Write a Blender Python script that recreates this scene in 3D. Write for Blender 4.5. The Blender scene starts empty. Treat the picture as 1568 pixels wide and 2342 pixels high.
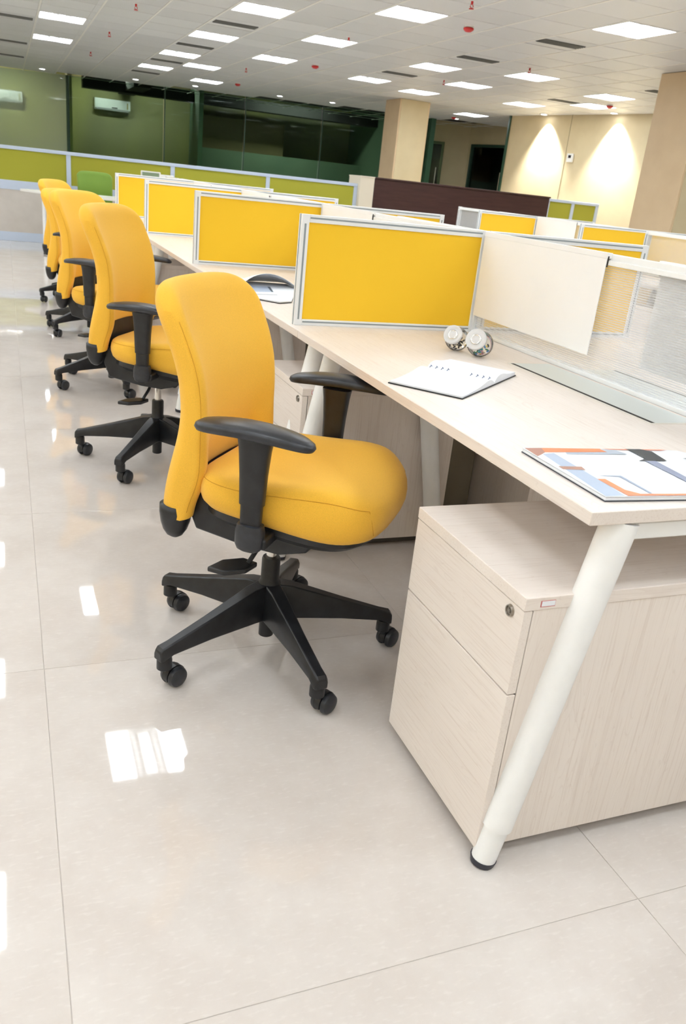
import bpy, bmesh, math, random
from mathutils import Vector, Matrix
PI = math.pi
random.seed(7)
S = bpy.context.scene
COL = S.collection

# ------------------------------------------------------------------ camera
cam_d = bpy.data.cameras.new('camera')
cam = bpy.data.objects.new('camera', cam_d)
COL.objects.link(cam)
S.camera = cam
YAW, PITCH, ROLL = 0.4056, -0.3791, 0.1081
def cam_axes():
    cy, sy, cp, sp = math.cos(YAW), math.sin(YAW), math.cos(PITCH), math.sin(PITCH)
    f = Vector((sy*cp, cy*cp, sp)); r = Vector((cy, -sy, 0)); u = r.cross(f)
    c, s = math.cos(ROLL), math.sin(ROLL)
    return c*r+s*u, -s*r+c*u, f
R_, U_, F_ = cam_axes()
cam.matrix_world = Matrix(((R_.x, U_.x, -F_.x, -0.8565), (R_.y, U_.y, -F_.y, -0.9788),
                           (R_.z, U_.z, -F_.z, 1.1978), (0, 0, 0, 1)))
cam_d.sensor_fit = 'VERTICAL'
cam_d.sensor_height = 36.0
cam_d.lens = 1867.27/2342*36.0
cam_d.clip_start = 0.05
cam_d.clip_end = 100
cam_d.dof.use_dof = True
cam_d.dof.focus_distance = 2.1
cam_d.dof.aperture_fstop = 9.0

# ------------------------------------------------------------------ world and exposure
W = bpy.data.worlds.new('world')
S.world = W
W.use_nodes = True
W.node_tree.nodes['Background'].inputs[0].default_value = (0.75, 0.85, 1.0, 1)
W.node_tree.nodes['Background'].inputs[1].default_value = 0.05
S.view_settings.view_transform = 'Standard'
S.view_settings.look = 'None'
S.view_settings.exposure = 0.60
S.view_settings.gamma = 1.0
S.view_settings.use_curve_mapping = False
LAMP = 14.0          # radiance of every ceiling troffer
HC = 2.84            # ceiling height

# ------------------------------------------------------------------ materials
def mat(name, color, rough=0.5, metal=0.0, spec=0.5, coat=0.0, emit=None, estr=0.0):
    m = bpy.data.materials.new(name); m.use_nodes = True
    b = m.node_tree.nodes['Principled BSDF']
    b.inputs['Base Color'].default_value = (*color, 1)
    b.inputs['Roughness'].default_value = rough
    b.inputs['Metallic'].default_value = metal
    b.inputs['Specular IOR Level'].default_value = spec
    b.inputs['Coat Weight'].default_value = coat
    if emit:
        b.inputs['Emission Color'].default_value = (*emit, 1)
        b.inputs['Emission Strength'].default_value = estr
    return m
def nodes(m): return m.node_tree.nodes, m.node_tree.links, m.node_tree.nodes['Principled BSDF']
def add_noise(m, c1, c2, scale=(5, 5, 5), detail=4, bump=0.0, bscale=None, coord='Object', lo=0.35, hi=0.65, bdist=0.002):
    N, L, b = nodes(m)
    tc = N.new('ShaderNodeTexCoord'); mp = N.new('ShaderNodeMapping')
    mp.inputs['Scale'].default_value = scale
    L.new(tc.outputs[coord], mp.inputs['Vector'])
    nz = N.new('ShaderNodeTexNoise'); nz.inputs['Detail'].default_value = detail; nz.inputs['Scale'].default_value = 1
    L.new(mp.outputs[0], nz.inputs['Vector'])
    cr = N.new('ShaderNodeValToRGB')
    cr.color_ramp.elements[0].color = (*c1, 1); cr.color_ramp.elements[1].color = (*c2, 1)
    cr.color_ramp.elements[0].position = lo; cr.color_ramp.elements[1].position = hi
    L.new(nz.outputs[0], cr.inputs[0]); L.new(cr.outputs[0], b.inputs['Base Color'])
    if bump:
        n2 = N.new('ShaderNodeTexNoise'); n2.inputs['Scale'].default_value = 1
        m2 = N.new('ShaderNodeMapping'); m2.inputs['Scale'].default_value = bscale or scale
        L.new(tc.outputs[coord], m2.inputs['Vector']); L.new(m2.outputs[0], n2.inputs['Vector'])
        bp = N.new('ShaderNodeBump'); bp.inputs['Strength'].default_value = bump; bp.inputs['Distance'].default_value = bdist
        L.new(n2.outputs[0], bp.inputs['Height']); L.new(bp.outputs[0], b.inputs['Normal'])
    return m
def wood(name, axis, base, dark, rough=0.35):
    """pale ash laminate: broad tone bands, fine streaks and a few darker figure lines running along one axis"""
    m = mat(name, base, rough, spec=0.4)
    N, L, b = nodes(m)
    tc = N.new('ShaderNodeTexCoord')
    def streak(a, c, detail, dist=0.0):
        mp = N.new('ShaderNodeMapping')
        s = [c, c, c]; s[axis] = a
        mp.inputs['Scale'].default_value = s
        L.new(tc.outputs['Object'], mp.inputs['Vector'])
        n = N.new('ShaderNodeTexNoise'); n.inputs['Scale'].default_value = 1
        n.inputs['Detail'].default_value = detail; n.inputs['Distortion'].default_value = dist
        L.new(mp.outputs[0], n.inputs['Vector'])
        return n
    broad, fine = streak(0.7, 9, 2), streak(5, 260, 3)
    fig = streak(2.0, 26, 2, 1.2)
    ma = N.new('ShaderNodeMath'); ma.operation = 'MULTIPLY'; ma.inputs[1].default_value = 9
    L.new(fig.outputs[0], ma.inputs[0])
    fr = N.new('ShaderNodeMath'); fr.operation = 'FRACT'; L.new(ma.outputs[0], fr.inputs[0])
    r1 = N.new('ShaderNodeValToRGB'); r1.color_ramp.elements[0].position = 0.3; r1.color_ramp.elements[1].position = 0.7
    r1.color_ramp.elements[0].color = (*[base[i]*0.85+dark[i]*0.15 for i in range(3)], 1); r1.color_ramp.elements[1].color = (*base, 1)
    L.new(broad.outputs[0], r1.inputs[0])
    mx = N.new('ShaderNodeMixRGB'); mx.blend_type = 'MIX'; mx.inputs[2].default_value = (*dark, 1)
    r2 = N.new('ShaderNodeValToRGB'); r2.color_ramp.elements[0].position = 0.52; r2.color_ramp.elements[1].position = 0.75
    r2.color_ramp.elements[0].color = (0, 0, 0, 1); r2.color_ramp.elements[1].color = (.35, .35, .35, 1)
    L.new(fine.outputs[0], r2.inputs[0]); L.new(r2.outputs[0], mx.inputs[0]); L.new(r1.outputs[0], mx.inputs[1])
    r3 = N.new('ShaderNodeValToRGB'); r3.color_ramp.elements[0].position = 0.0; r3.color_ramp.elements[1].position = 0.16
    r3.color_ramp.elements[0].color = (.22, .22, .22, 1); r3.color_ramp.elements[1].color = (0, 0, 0, 1)
    L.new(fr.outputs[0], r3.inputs[0])
    m3 = N.new('ShaderNodeMixRGB'); m3.inputs[2].default_value = (*dark, 1)
    L.new(r3.outputs[0], m3.inputs[0]); L.new(mx.outputs[0], m3.inputs[1])
    L.new(m3.outputs[0], b.inputs['Base Color'])
    return m
WB, WD = (0.875, 0.795, 0.73), (0.62, 0.50, 0.42)
wood_x = wood('wood_grain_x', 0, WB, WD); wood_y = wood('wood_grain_y', 1, WB, WD); wood_z = wood('wood_grain_z', 2, WB, WD)
def fabric(name, c, var=0.85):
    m = mat(name, c, 0.85, spec=0.25)
    add_noise(m, tuple(x*var for x in c), c, (900, 900, 900), 2, 0.25, (1300, 1300, 1300), bdist=0.0006)
    N, L, b = nodes(m)
    b.inputs['Sheen Weight'].default_value = 0.15
    return m
yellow = fabric('yellow_fabric', (1.0, 0.555, 0.055))
yellow_screen = fabric('yellow_screen_fabric', (1.0, 0.61, 0.03), 0.95)
yellow_seam = mat('yellow_seam', (0.66, 0.30, 0.02), 0.9)
green_fab = fabric('green_fabric', (0.22, 0.36, 0.06))
olive_fab = fabric('olive_panel_fabric', (0.42, 0.41, 0.045), 0.94)
black = add_noise(mat('black_plastic', (0.012, 0.012, 0.014), 0.38), (0.010, 0.010, 0.012), (0.017, 0.018, 0.021), (30, 30, 30), 3, 0.08, (700, 700, 700), bdist=0.0005)
black_soft = add_noise(mat('black_soft_pad', (0.02, 0.022, 0.026), 0.36), (0.02, 0.022, 0.026), (0.028, 0.03, 0.038), (60, 60, 60), 3, 0.10, (900, 900, 900), bdist=0.0005)
rubber = mat('rubber', (0.03, 0.03, 0.045), 0.5)
chrome = mat('chrome', (0.75, 0.73, 0.70), 0.18, 1.0)
nickel = mat('nickel', (0.35, 0.32, 0.28), 0.3, 1.0)
alu = mat('aluminium_frame', (0.88, 0.90, 0.91), 0.35, 0.08)
groove = mat('frame_groove', (0.30, 0.34, 0.36), 0.6)
white_metal = add_noise(mat('white_powder_coat', (0.93, 0.93, 0.92), 0.3), (0.92, 0.92, 0.91), (0.94, 0.94, 0.93), (20, 20, 20))
board = add_noise(mat('white_board', (0.95, 0.94, 0.93), 0.3), (0.94, 0.93, 0.92), (0.96, 0.95, 0.94), (6, 6, 6))
white_lam = mat('white_laminate', (0.85, 0.83, 0.78), 0.3)
dark_gap = mat('dark_gap', (0.03, 0.027, 0.025), 0.7)
plinth_m = mat('plinth_grey', (0.12, 0.11, 0.10), 0.6)
paper = add_noise(mat('paper', (0.88, 0.90, 0.94), 0.6), (0.86, 0.88, 0.93), (0.90, 0.92, 0.95), (50, 50, 50))
beige = add_noise(mat('beige_paint', (0.66, 0.55, 0.34), 0.55), (0.64, 0.53, 0.33), (0.68, 0.57, 0.36), (3, 3, 3), 4, 0.06, (40, 40, 40))
tan = add_noise(mat('tan_paint', (0.72, 0.54, 0.33), 0.5), (0.70, 0.52, 0.32), (0.74, 0.56, 0.35), (3, 3, 3))
brown = add_noise(mat('brown_laminate', (0.055, 0.022, 0.020), 0.4), (0.050, 0.020, 0.018), (0.064, 0.026, 0.023), (3, 3, 30))
cream = mat('cream_laminate', (0.78, 0.70, 0.56), 0.4)
rail_blue = mat('pale_blue_rail', (0.58, 0.66, 0.80), 0.35)
grey_panel = add_noise(mat('grey_panel', (0.62, 0.57, 0.52), 0.5), (0.60, 0.55, 0.50), (0.64, 0.59, 0.54), (6, 6, 6))
ceil_m = mat('ceiling_tile_metal', (0.50, 0.495, 0.47), 0.42, 0.0)
N, L, b = nodes(ceil_m)
oi = N.new('ShaderNodeObjectInfo'); cr = N.new('ShaderNodeValToRGB')
cr.color_ramp.elements[0].color = (0.72, 0.72, 0.705, 1); cr.color_ramp.elements[1].color = (0.80, 0.80, 0.785, 1)
L.new(oi.outputs['Random'], cr.inputs[0]); L.new(cr.outputs[0], b.inputs['Base Color'])
ceil_bar = mat('ceiling_bar', (0.90, 0.88, 0.82), 0.5)
floor_m = mat('polished_tile', (0.72, 0.65, 0.59), 0.035, spec=0.5)
N, L, b = nodes(floor_m)
tc = N.new('ShaderNodeTexCoord'); oi = N.new('ShaderNodeObjectInfo')
av = N.new('ShaderNodeVectorMath'); av.operation = 'ADD'
cx_ = N.new('ShaderNodeCombineXYZ'); mm = N.new('ShaderNodeMath'); mm.operation = 'MULTIPLY'; mm.inputs[1].default_value = 40
L.new(oi.outputs['Random'], mm.inputs[0]); L.new(mm.outputs[0], cx_.inputs[0]); L.new(mm.outputs[0], cx_.inputs[1])
L.new(tc.outputs['Object'], av.inputs[0]); L.new(cx_.outputs[0], av.inputs[1])
n1 = N.new('ShaderNodeTexNoise'); n1.inputs['Scale'].default_value = 3.2; n1.inputs['Detail'].default_value = 8; n1.inputs['Roughness'].default_value = 0.7
mp = N.new('ShaderNodeMapping'); mp.inputs['Scale'].default_value = (1, 3.2, 1)
n2 = N.new('ShaderNodeTexNoise'); n2.inputs['Scale'].default_value = 45; n2.inputs['Detail'].default_value = 5
L.new(av.outputs[0], n1.inputs['Vector']); L.new(av.outputs[0], mp.inputs['Vector']); L.new(mp.outputs[0], n2.inputs['Vector'])
r1 = N.new('ShaderNodeValToRGB'); r1.color_ramp.elements[0].position = 0.35; r1.color_ramp.elements[1].position = 0.68
r1.color_ramp.elements[0].color = (0.63, 0.565, 0.515, 1); r1.color_ramp.elements[1].color = (0.71, 0.655, 0.61, 1)
L.new(n1.outputs[0], r1.inputs[0])
r2 = N.new('ShaderNodeValToRGB'); r2.color_ramp.elements[0].position = 0.55; r2.color_ramp.elements[1].position = 0.78
r2.color_ramp.elements[0].color = (0, 0, 0, 1); r2.color_ramp.elements[1].color = (0.5, 0.5, 0.5, 1)
L.new(n2.outputs[0], r2.inputs[0])
mx = N.new('ShaderNodeMixRGB'); mx.inputs[2].default_value = (0.78, 0.73, 0.68, 1)
L.new(r2.outputs[0], mx.inputs[0]); L.new(r1.outputs[0], mx.inputs[1]); L.new(mx.outputs[0], b.inputs['Base Color'])
b.inputs['IOR'].default_value = 1.55
grout = mat('grout', (0.64, 0.585, 0.54), 0.7)
lampm = mat('lamp_diffuser', (1, 1, 1), 0.5, emit=(0.87, 0.94, 1.0), estr=LAMP)
reflector_glow = mat('lamp_reflector_glow', (1, 1, 1), 0.5, emit=(0.87, 0.94, 1.0), estr=LAMP*0.12)  # reflector strips get a weak glow of their own for reflected light
downm = mat('downlight_lens', (1, 1, 1), 0.5, emit=(0.97, 0.98, 1.0), estr=18)
red_p = mat('red_plastic', (0.62, 0.03, 0.03), 0.35)
white_p = mat('white_plastic', (0.85, 0.85, 0.82), 0.4)
vent_dark = mat('vent_dark', (0.05, 0.05, 0.05), 0.6)
green_trim = mat('dark_green_trim', (0.02, 0.06, 0.035), 0.4)
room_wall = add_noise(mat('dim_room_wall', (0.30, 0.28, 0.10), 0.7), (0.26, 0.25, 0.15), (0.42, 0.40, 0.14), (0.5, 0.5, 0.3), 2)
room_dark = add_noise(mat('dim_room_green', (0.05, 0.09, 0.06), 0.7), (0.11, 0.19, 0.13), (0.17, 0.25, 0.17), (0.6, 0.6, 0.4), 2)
void_m = mat('bare_soffit', (0.02, 0.02, 0.02), 0.8)
def glassy(name, tint, glossmix, rough=0.02, milky=0.0, mcol=(1, 1, 1)):
    m = bpy.data.materials.new(name); m.use_nodes = True
    N, L = m.node_tree.nodes, m.node_tree.links
    N.clear()
    o = N.new('ShaderNodeOutputMaterial'); t = N.new('ShaderNodeBsdfTransparent'); g = N.new('ShaderNodeBsdfGlossy')
    t.inputs[0].default_value = (*tint, 1); g.inputs['Roughness'].default_value = rough; g.inputs[0].default_value = (1, 1, 1, 1)
    fr = N.new('ShaderNodeLayerWeight'); fr.inputs[0].default_value = glossmix
    mx = N.new('ShaderNodeMixShader')
    L.new(fr.outputs['Fresnel'], mx.inputs[0]); L.new(g.outputs[0], mx.inputs[2])
    if milky:
        d = N.new('ShaderNodeBsdfDiffuse'); d.inputs[0].default_value = (*mcol, 1)
        m2 = N.new('ShaderNodeMixShader'); m2.inputs[0].default_value = milky
        L.new(t.outputs[0], m2.inputs[1]); L.new(d.outputs[0], m2.inputs[2]); L.new(m2.outputs[0], mx.inputs[1])
    else:
        L.new(t.outputs[0], mx.inputs[1])
    L.new(mx.outputs[0], o.inputs[0])
    return m
glass_green = glassy('green_glass', (0.68, 0.78, 0.70), 0.10)
glass_light = glassy('frosted_glass', (0.74, 0.82, 0.75), 0.25, 0.03, 0.30, (0.75, 0.8, 0.74))
acrylic = glassy('ribbed_acrylic', (0.99, 0.99, 0.99), 0.10, 0.15, 0.22, (.93, .94, .95))
acrylic_rib = glassy('acrylic_rib', (0.98, 0.98, 0.98), 0.12, 0.2, 0.36, (.93, .94, .95))
jar_glass = glassy('jar_glass', (0.96, 0.97, 0.96), 0.25, 0.03, 0.04)
jar_lid = glassy('jar_lid', (0.95, 0.95, 0.95), 0.2, 0.08, 0.5)

# ------------------------------------------------------------------ mesh helpers
def new_obj(name, bm, m, parent=None, smooth=False, bevel=0.0, seg=2, rm=False):
    me = bpy.data.meshes.new(name)
    if rm: bmesh.ops.remove_doubles(bm, verts=bm.verts, dist=1e-5)
    bmesh.ops.recalc_face_normals(bm, faces=bm.faces)
    bm.to_mesh(me); bm.free()
    mats = m if isinstance(m, (list, tuple)) else [m]
    for k in mats: me.materials.append(k)
    o = bpy.data.objects.new(name, me); COL.objects.link(o)
    if parent: o.parent = parent
    if smooth or bevel:
        for p in me.polygons: p.use_smooth = True
        if not smooth or smooth == 'auto':
            me.set_sharp_from_angle(angle=math.radians(35))
    if bevel:
        md = o.modifiers.new('bevel', 'BEVEL'); md.width = bevel; md.segments = seg; md.limit_method = 'ANGLE'; md.angle_limit = math.radians(40)
        md.harden_normals = False
    return o
def BM(): return bmesh.new()
def box(bm, x0, x1, y0, y1, z0, z1, mi=0):
    v = [bm.verts.new(c) for c in ((x0, y0, z0), (x1, y0, z0), (x1, y1, z0), (x0, y1, z0), (x0, y0, z1), (x1, y0, z1), (x1, y1, z1), (x0, y1, z1))]
    for f in ((0, 3, 2, 1), (4, 5, 6, 7), (0, 1, 5, 4), (1, 2, 6, 5), (2, 3, 7, 6), (3, 0, 4, 7)):
        bm.faces.new([v[i] for i in f]).material_index = mi
    return v
def loft(bm, rings, cap=True, closed=False, mi=0):
    vs = [[bm.verts.new(c) for c in r] for r in rings]
    n = len(rings[0])
    for a, b_ in zip(vs, vs[1:]+([vs[0]] if closed else [])):
        for i in range(n):
            bm.faces.new((a[i], a[(i+1) % n], b_[(i+1) % n], b_[i])).material_index = mi
    if cap and not closed:
        bm.faces.new(vs[0][::-1]).material_index = mi; bm.faces.new(vs[-1]).material_index = mi
    return vs
def sring(c, ax, ay, rx, ry, n=20, p=2.0):
    """superellipse ring round c in the plane of ax, ay"""
    c, ax, ay = Vector(c), Vector(ax), Vector(ay); out = []
    for i in range(n):
        t = 2*PI*i/n; ct, st = math.cos(t), math.sin(t)
        out.append(c + ax*rx*math.copysign(abs(ct)**(2/p), ct) + ay*ry*math.copysign(abs(st)**(2/p), st))
    return out
def tube(bm, pts, radii, n=16, p=2.0, up=(0, 0, 1), mi=0):
    """tube through points; radii are numbers or (wide, high) pairs"""
    pts = [Vector(q) for q in pts]; rings = []
    for i, q in enumerate(pts):
        a = pts[max(i-1, 0)]; b_ = pts[min(i+1, len(pts)-1)]
        d = (b_-a).normalized()
        u = Vector(up)
        if abs(d.dot(u)) > 0.95: u = Vector((1, 0, 0))
        s = d.cross(u).normalized(); t = s.cross(d).normalized()
        r = radii[i] if isinstance(radii, list) else radii
        rx, ry = r if isinstance(r, (list, tuple)) else (r, r)
        rings.append(sring(q, s, t, rx, ry, n, p))
    loft(bm, rings, mi=mi)
def cyl(bm, x, y, z0, z1, r0, r1=None, n=24, mi=0):
    r1 = r0 if r1 is None else r1
    loft(bm, [sring((x, y, z0), (1, 0, 0), (0, 1, 0), r0, r0, n), sring((x, y, z1), (1, 0, 0), (0, 1, 0), r1, r1, n)], mi=mi)
def lathe(bm, prof, c=(0, 0, 0), ax=(0, 0, 1), n=28, mi=0, cap=False):
    ax = Vector(ax).normalized(); u = ax.orthogonal().normalized(); w = ax.cross(u); c = Vector(c)
    loft(bm, [[c + ax*h + (u*math.cos(2*PI*i/n)+w*math.sin(2*PI*i/n))*max(r, 1e-4) for i in range(n)] for r, h in prof], cap=cap, mi=mi)
def thing(name, label, cat, loc=(0, 0, 0), rz=0.0, group=None):
    o = bpy.data.objects.new(name, None); COL.objects.link(o)
    o.empty_display_size = 0.1
    o.location = loc; o.rotation_euler = (0, 0, rz)
    o['label'] = label; o['category'] = cat
    if group: o['group'] = group
    return o
def tag(o, label, cat, group=None, kind=None):
    if label: o['label'] = label
    if cat: o['category'] = cat
    if group: o['group'] = group
    if kind: o['kind'] = kind
    return o
def struct(name, bm, m, bevel=0):
    o = new_obj(name, bm, m, bevel=bevel); o['kind'] = 'structure'; return o
KIDS = {}
def copy_tree(o, parent=None):
    c = o.copy(); COL.objects.link(c)
    if parent: c.parent = parent
    for ch in [k for k in ALL() if k.parent is o]: copy_tree(ch, c)
    return c
def ALL(): return list(bpy.data.objects)
def dup(root, loc, rz, label, group=None):
    c = copy_tree(root); c.location = loc; c.rotation_euler = (0, 0, rz); c['label'] = label
    if group: c['group'] = group
    return c
ORD = ['first', 'second', 'third', 'fourth', 'fifth', 'sixth', 'seventh', 'eighth', 'ninth', 'tenth']

# ================================================================== SETTING
# floor: 1.02 m polished tiles
TP = 1.02; FX, FY = -0.82, 0.887
bm = BM(); box(bm, -6, 11.2, -5, 24.5, -0.12, -0.0015)
floor = struct('floor', bm, grout)
def tile_mesh(sx, sy, z0, z1, gap):
    bm = BM(); h = 0.0012
    g = gap/2
    h = .0006
    v = [[bm.verts.new((x, y, z)) for x, y in ((g+e, g+e), (sx-g-e, g+e), (sx-g-e, sy-g-e), (g+e, sy-g-e))] for e, z in ((0, z0), (0, z1-h), (h*.7, z1))]
    for a, b_ in zip(v, v[1:]):
        for i in range(4): bm.faces.new((a[i], a[(i+1) % 4], b_[(i+1) % 4], b_[i]))
    bm.faces.new(v[-1])
    return bm
cells = [(i, j) for i in range(-5, 12) for j in range(-6, 24)]
def seen(i, j):
    x, y = FX+(i+.5)*TP, FY+(j+.5)*TP
    ang = math.atan2(x+0.86, y+0.98)
    d = math.hypot(x+.86, y+.98)
    near = -0.15 < ang < 0.95
    return d + (0 if near else 14)
cells.sort(key=lambda c: seen(*c))
t0 = new_obj('floor_tile', tile_mesh(TP, TP, -0.0014, 0.0, 0.0012), floor_m, floor)
rest = BM()
for k, (i, j) in enumerate(cells):
    x, y = FX+i*TP, FY+j*TP
    if x < -6 or x+TP > 11.25 or y < -5.2 or y+TP > 24.6: continue
    if k < 290:
        o = t0 if k == 0 else t0.copy()
        if k: COL.objects.link(o)
        o.location = (x, y, 0)
    else:
        t = bmesh.new(); me = bpy.data.meshes.new('tmp'); me2 = t0.data
        t.from_mesh(me2); bmesh.ops.translate(t, verts=t.verts, vec=(x, y, 0)); t.to_mesh(me); t.free()
        rest.from_mesh(me); bpy.data.meshes.remove(me)
o = new_obj('floor_tiles_beyond', rest, floor_m, floor); o['kind'] = 'stuff'

# ceiling: 0.6 m metal tiles in a grid of bars
CP = 0.6; CX, CY = -0.3, 0.15           # tile centres at x = 0.6 n, y = 0.45 + 0.6 n
bm = BM(); box(bm, -6, 10.5, -5, 20.9, HC+0.12, HC+0.2)
ceiling = struct('ceiling', bm, void_m)
TROF = [(0, 11.85), (0, 14.25), (1.8, 8.85), (1.8, 11.25), (1.8, 13.65), (1.8, 16.05), (2.4, 14.85), (3.0, 17.25),
        (3.0, 12.45), (3.0, 10.05), (3.0, 7.65), (4.8, 10.95-.3), (6.0, 11.85), (6.0, 13.65), (4.8, 13.05), (6.0, 10.05),
        (7.8, 13.05), (8.4, 16.05), (7.8, 10.65), (4.8, 6.45), (0, 4.05), (0, 6.45), (-1.2, 2.85), (-1.2, 5.25), (-1.2, 7.65), (-1.2, 10.05)]
TROF += [(9.0-.6, 11.85)]
TROF += [(1.8, y) for y in (6.45, 4.05, 1.65, -0.75, -3.15)] + [(3.0, y) for y in (5.25, 2.85, .45, -1.95)] + \
        [(4.8, y) for y in (4.05, 1.65, -0.75)] + [(0, y) for y in (-0.75, -3.15)] + [(-1.2, y) for y in (.45, -1.95)] + \
        [(-3.0, y) for y in (-3.15, -.75, 1.65, 4.05, 6.45, 8.85, 11.25)] + [(-4.2, y) for y in (-4.35, -1.95, .45, 2.85, 5.25, 7.65, 10.05, 12.45)] + [(-5.4, y) for y in (-3.15, -.75, 1.65, 4.05, 6.45)] + \
        [(6.0, y) for y in (2.85, 5.25, .45)] + [(7.8, 8.25), (7.8, 5.85), (0-3., 13.65)]  # outermost left files include unseen lights added to brighten left-facing sides
VENT = [(4.8, 7.65), (4.8, 9.45), (1.8, 10.05), (1.8, 12.45), (4.8, 11.85), (7.8, 11.85), (7.8, 9.45), (1.8, 14.85), (-.6, 12.45), (-.6, 15.45), (-.6, 17.85), (1.8, 17.25)]
SHIFT = -.12           # the tiles left of a plain filler strip sit a little further left
def gxp(i): return i*CP + (SHIFT if i <= -2 else -.06 if i <= 0 else 0)
def cell(x, y): return (round(x/CP), round((y-0.45)/CP))
used = {cell(*q) for q in TROF} | {cell(*q) for q in VENT}
bm = BM()
a = CP/2-0.012
for e0, z0, e1, z1 in ((0, HC, 0.0, HC+0.02),):
    pass
vv = [[bm.verts.new((sx*(a-e), sy*(a-e), z)) for sx, sy in ((-1, -1), (1, -1), (1, 1), (-1, 1))] for e, z in ((0, 0.012), (0, 0.004), (0.006, 0.0))]
for p_, q_ in zip(vv, vv[1:]):
    for i in range(4): bm.faces.new((p_[i], p_[(i+1) % 4], q_[(i+1) % 4], q_[i]))
bm.faces.new(vv[-1]); bm.faces.new(vv[0])
ct = new_obj('ceiling_tile', bm, ceil_m, ceiling)
cc = [(i, j) for i in range(-10, 18) for j in range(-9, 34) if (i, j) not in used]
def glass_y(x): return 20.62-0.30*x
cc = [c for c in cc if 0.45+c[1]*CP < glass_y(c[0]*CP)-0.2 or c[1] < 26]
cc.sort(key=lambda c: abs(0.45+c[1]*CP-9.5) + (0 if -1.2 <= c[0]*CP <= 2+0.75*(0.45+c[1]*CP) and c[1] > 9 else 30))
rest = BM()
for k, (i, j) in enumerate(cc):
    x, y = gxp(i), 0.45+j*CP
    if k < 290:
        o = ct if k == 0 else ct.copy()
        if k: COL.objects.link(o)
        o.location = (x, y, HC)
    else:
        box(rest, x-a, x+a, y-a, y+a, HC, HC+0.012)
o = new_obj('ceiling_tiles_beyond', rest, ceil_m, ceiling); o['kind'] = 'stuff'
bm = BM(); box(bm, -0.011, 0.011, -5, 20.8, -0.003, 0.006)
br = new_obj('ceiling_bar', bm, ceil_bar, ceiling)
for i in range(-10, 18):
    o = br if i == -10 else br.copy()
    if i != -10: COL.objects.link(o)
    o.location = ((i+.5)*CP + (SHIFT if i < -1 else -.06 if i < 0 else 0), 0, HC)
bm = BM(); box(bm, -1.031, -.949, -5, 20.8, HC+.001, HC+.009); box(bm, .229, .311, -5, 20.8, HC+.001, HC+.009)
new_obj('ceiling_strip', bm, ceil_m, ceiling)
bm = BM(); box(bm, -6, 10.5, -0.008, 0.008, -0.001, 0.006)
br = new_obj('ceiling_cross_bar', bm, ceil_m, ceiling)
for j in range(-9, 34):
    o = br if j == -9 else br.copy()
    if j != -9: COL.objects.link(o)
    o.location = (0, 0.45+(j+.5)*CP, HC)

# walls
def wall(name, pts, z0, z1, m, t=0.12, kind='structure'):
    """vertical slab through (x, y) points"""
    bm = BM()
    (xa, ya), (xb, yb) = pts
    d = Vector((xb-xa, yb-ya, 0)).normalized(); n = Vector((-d.y, d.x, 0))*t
    r = []
    for z in (z0, z1):
        r.append([(xa, ya, z), (xb, yb, z), (xb+n.x, yb+n.y, z), (xa+n.x, ya+n.y, z)])
    loft(bm, r)
    o = new_obj(name, bm, m)
    if kind: o['kind'] = kind
    return o
wall('wall_left', ((-5.9, -5), (-5.9, 24.4)), 0, HC+.1, beige, -0.12 if False else 0.12)
wall('wall_near', ((10.4, -4.9), (-6, -4.9)), 0, HC+.1, beige)
# right wall: long beige wall, slightly skewed, wall washers on it
p1, p2 = Vector((8.806, 15.065, 0)), Vector((9.436, 11.489, 0))
dd = (p2-p1).normalized()
pe = p1+dd*20.2
wr = wall('wall_right', ((pe.x, pe.y), (p1.x, p1.y)), 0, HC+.1, beige, -0.14)
# thin joint lines of the wall boards
bm = BM()
for s in (1.7,):
    c = p1+dd*s
    box(bm, -0.004, 0.004, -0.004, 0.004, 0, HC)
    bmesh.ops.translate(bm, verts=bm.verts, vec=(c.x-0.002, c.y, 0))
o = new_obj('trim_1', bm, mat('joint_line', (0.35, 0.29, 0.18), 0.6)); o['kind'] = 'structure'
wall('trim_2', ((8.806, 15.10), (8.77, 15.10)), 0, HC, green_trim, 0.05)
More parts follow.
